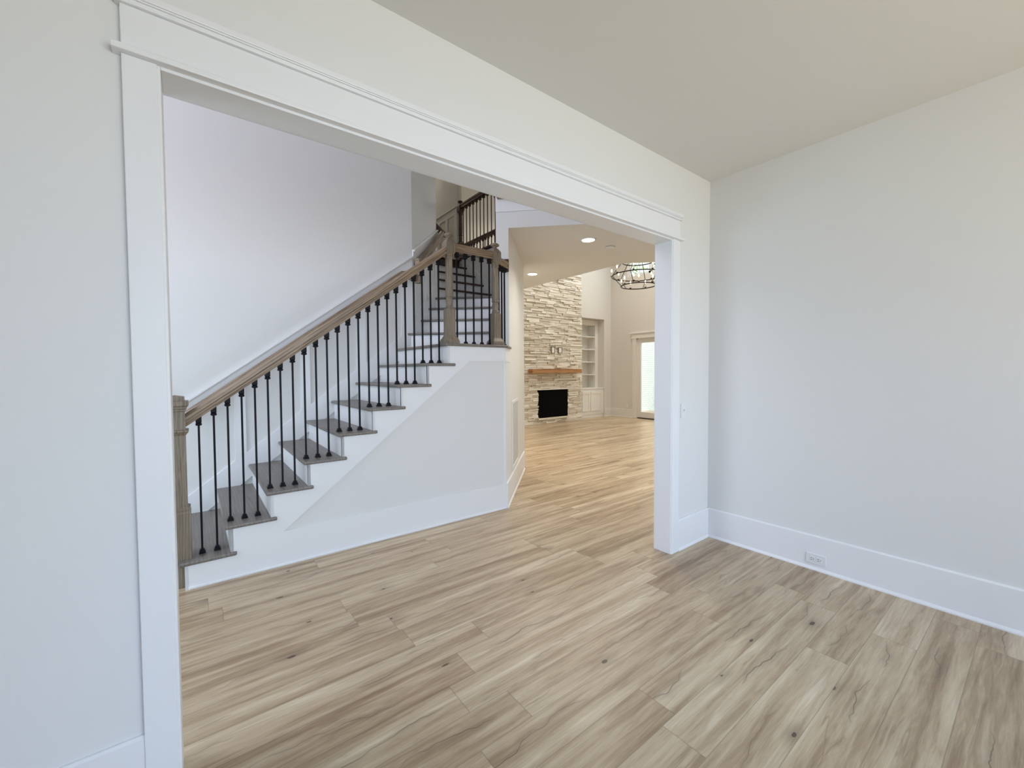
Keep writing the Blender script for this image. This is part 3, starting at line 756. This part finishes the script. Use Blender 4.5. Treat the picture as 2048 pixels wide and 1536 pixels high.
# ------------------------------------------------------------------ fireplace
random.seed(4)
fp = tag(empty('fireplace', (4.5, 6.75, 0)), 'floor-to-ceiling white ledger stone fireplace with a black firebox in the great room', 'fireplace')
FX0, FX1, FBX0, FBX1, FBZ0, FBZ1 = 3.0, 5.64, 3.93, 5.06, .15, .92
bm = BM()
for x0, x1, z0, z1 in ((FX0 + .02, FBX0, 0, TOP), (FBX1, FX1 - .02, 0, TOP), (FBX0, FBX1, FBZ1, TOP), (FBX0, FBX1, 0, FBZ0)): box(bm, x0, x1, 6.78, 6.85, z0, z1)
rel(obj('chimney_core', bm, M['joint'], fp), fp)
bm = BM(); z = 0
def stone(x0, x1, z0, z1, yf):
    j = lambda a=.005: random.uniform(-a, a)
    v_ = box(bm, x0 + .003, x1 - .003, yf, 6.79, z0 + .003, z1 - .003)
    for i in (0, 1, 4, 5): v_[i].co += Vector((j(.003), j(.005), j(.003)))
while z < TOP - .02:
    h_ = min(random.choice((.03, .04, .045, .055, .065)), TOP - z)
    x = FX0 + random.uniform(-.0, .0)
    while x < FX1 - .01:
        w = random.uniform(.12, .48)
        if FX1 - (x + w) < .1: w = FX1 - x
        x1 = x + w
        segs = [(x, x1)]
        if z + h_ > FBZ0 + .01 and z < FBZ1 - .01:
            segs = []
            if x < FBX0: segs.append((x, min(x1, FBX0)))
            if x1 > FBX1: segs.append((max(x, FBX1), x1))
        for a, b_ in segs:
            if b_ - a < .02: continue
            yf = 6.745 + random.uniform(-.028, .018)
            if random.random() < .28 and h_ > .05:
                hh = h_ * random.uniform(.4, .6)
                stone(a, b_, z, z + hh, yf); stone(a, b_, z + hh, z + h_, 6.745 + random.uniform(-.028, .018))
            else: stone(a, b_, z, z + h_, yf)
        x = x1
    z += h_
rel(obj('ledger_stone', bm, M['stone'], fp), fp)
bm = BM()
box(bm, FBX0 - .0, FBX1, 7.15, 7.17, FBZ0, FBZ1); box(bm, FBX0 - .02, FBX0, 6.76, 7.17, FBZ0, FBZ1); box(bm, FBX1, FBX1 + .02, 6.76, 7.17, FBZ0, FBZ1)
box(bm, FBX0 - .02, FBX1 + .02, 6.76, 7.17, FBZ1, FBZ1 + .02); box(bm, FBX0 - .02, FBX1 + .02, 6.76, 7.17, FBZ0 - .02, FBZ0)
box(bm, FBX0, FBX1, 6.755, 6.765, FBZ0, FBZ1)
rel(obj('firebox', bm, M['black'], fp), fp)
bm = BM(); box(bm, FBX0 - .02, FBX1 + .01, 6.70, 6.78, FBZ0 - .045, FBZ0 - .003); box(bm, FBX0 - .0, FBX1 + .0, 6.72, 6.78, FBZ1 + .003, FBZ1 + .03); rel(obj('stone_edge', bm, M['stone'], fp), fp)
bm = BM(); box(bm, 3.56, 5.42, 6.53, 6.76, 1.385, 1.500); rel(obj('mantel', bm, M['mantel'], fp, bevel=.006), fp)
for o_x0, o_x1, z0, z1, cat, lab in ((4.37, 4.51, 1.935, 2.115, 'outlet', 'small white wall plate on the stone above the mantel, left one of the pair'), (4.64, 4.79, 1.945, 2.11, 'outlet', 'small white wall plate on the stone above the mantel, right one of the pair')):
    o = tag(empty('media_plate', ((o_x0 + o_x1) / 2, 6.71, (z0 + z1) / 2)), lab, cat)
    w = (o_x1 - o_x0) / 2; h = (z1 - z0) / 2
    bm = BM()
    for a, b_, c_, e_ in ((-w, -w + .02, -h, h), (w - .012, w, -h, h), (-w, w, h - .012, h), (-w, w, -h, -h + .012)): box(bm, a, b_, -.012, .01, c_, e_)
    obj('plate_frame', bm, M['joint'], o)
    bm = BM(); box(bm, -w + .03, w - .02, -.008, .005, -h + .018, h - .018); obj('wall_plate', bm, M['plastic'], o)

# ------------------------------------------------------------------ built-in bookcase and base cabinet
bc = tag(empty('bookcase', (6.27, 7.2, .9)), 'cream built-in bookcase with open shelves in the recess right of the fireplace', 'bookcase')
CX0, CX1, CYF, CYB = 5.82, 6.635, 7.10, 7.40
bm = BM()
box(bm, 5.77, CX0, CYF, 7.44, .92, 3.04); box(bm, CX1, 6.775, CYF, 7.44, .92, 3.04)
box(bm, CX0, CX1, CYF, 7.44, 2.88, 3.04); box(bm, CX0, CX1, CYB, 7.44, .92, 2.88)
rel(obj('cabinet_case', bm, M['cab'], bc, bevel=.002), bc)
for z in (2.525, 2.13, 1.735, 1.34):
    bm = BM(); box(bm, CX0, CX1, CYF, CYB, z - .032, z); rel(obj('shelf', bm, M['cab'], bc), bc)
bs = tag(empty('base_cabinet', (6.27, 6.9, 0)), 'cream low cabinet with two panelled doors under the built-in bookcase', 'cabinet')
bm = BM(); box(bm, 5.77, 6.775, 6.87, 7.48, .10, .88); box(bm, 5.77, 6.775, 6.90, 7.48, 0, .10); rel(obj('cabinet_body', bm, M['cab'], bs), bs)
bm = BM(); box(bm, 5.77, 6.775, 6.855, 7.48, .88, .918); rel(obj('counter', bm, M['cab'], bs, bevel=.003), bs)
for x0, x1 in ((5.70 + .08, 6.14), (6.165, 6.66)):
    bm = BM()
    for a, b_, z0, z1 in ((x0, x0 + .06, .20, .80), (x1 - .06, x1, .20, .80), (x0 + .06, x1 - .06, .20, .27), (x0 + .06, x1 - .06, .73, .80)): box(bm, a, b_, 6.85, 6.87, z0, z1)
    box(bm, x0 + .06, x1 - .06, 6.862, 6.87, .27, .73)
    rel(obj('door', bm, M['cab'], bs, bevel=.002), bs)
bm = BM(); box(bm, 5.77, 6.775, 6.885, 6.90, 0, .10); rel(obj('toe_board', bm, M['cab'], bs), bs)

# ------------------------------------------------------------------ outside
bm = BM(); box(bm, 7.3, 40, -20, 40, -.25, -.13); g_ = obj('ground_outside', bm, M['grass']); struct(g_)
bm = BM(); box(bm, 7.26, 13.5, 7.1, 7.35, -.13, 3.2)
tag(obj('brick_wall', bm, M['brick']), 'white painted brick wall outside, seen through the patio door glass', 'wall')
def tree(x, y, h, label, seed):
    random.seed(seed)
    t = tag(empty('tree', (x, y, -.13)), label, 'tree', None)
    bm = BM(); lathe(bm, [(.20, 0), (.14, h * .4), (.05, h * .85)], 0, 0, 10); obj('trunk', bm, M['bark'], t)
    bm = BM()
    for i in range(1300):
        a = random.uniform(0, 2 * math.pi); u_ = random.uniform(-1, 1); r_ = random.random() ** .4
        c_ = Vector((math.cos(a) * math.sqrt(1 - u_ * u_) * r_ * h * .30, math.sin(a) * math.sqrt(1 - u_ * u_) * r_ * h * .30, h * .66 + u_ * r_ * h * .34))
        s_ = .10 + random.random() * .10
        e1 = Vector([random.uniform(-1, 1) for _ in range(3)]).normalized(); e2 = e1.orthogonal().normalized()
        v_ = [bm.verts.new(c_ + e1 * s_), bm.verts.new(c_ + e2 * s_ * .5), bm.verts.new(c_ - e1 * s_), bm.verts.new(c_ - e2 * s_ * .5)]
        bm.faces.new(v_)
    obj('foliage', bm, M['leaf'], t)
bm = BM(); box(bm, -6.72, .12, -6.8, -4.92, 2.85, 3.05); struct(obj('sun_block_slab', bm, M['trim']))  # unseen slab added to keep the sun out of the south windows
tree(15, 12.4, 10, 'green leafy tree outside the upper great room window', 3)
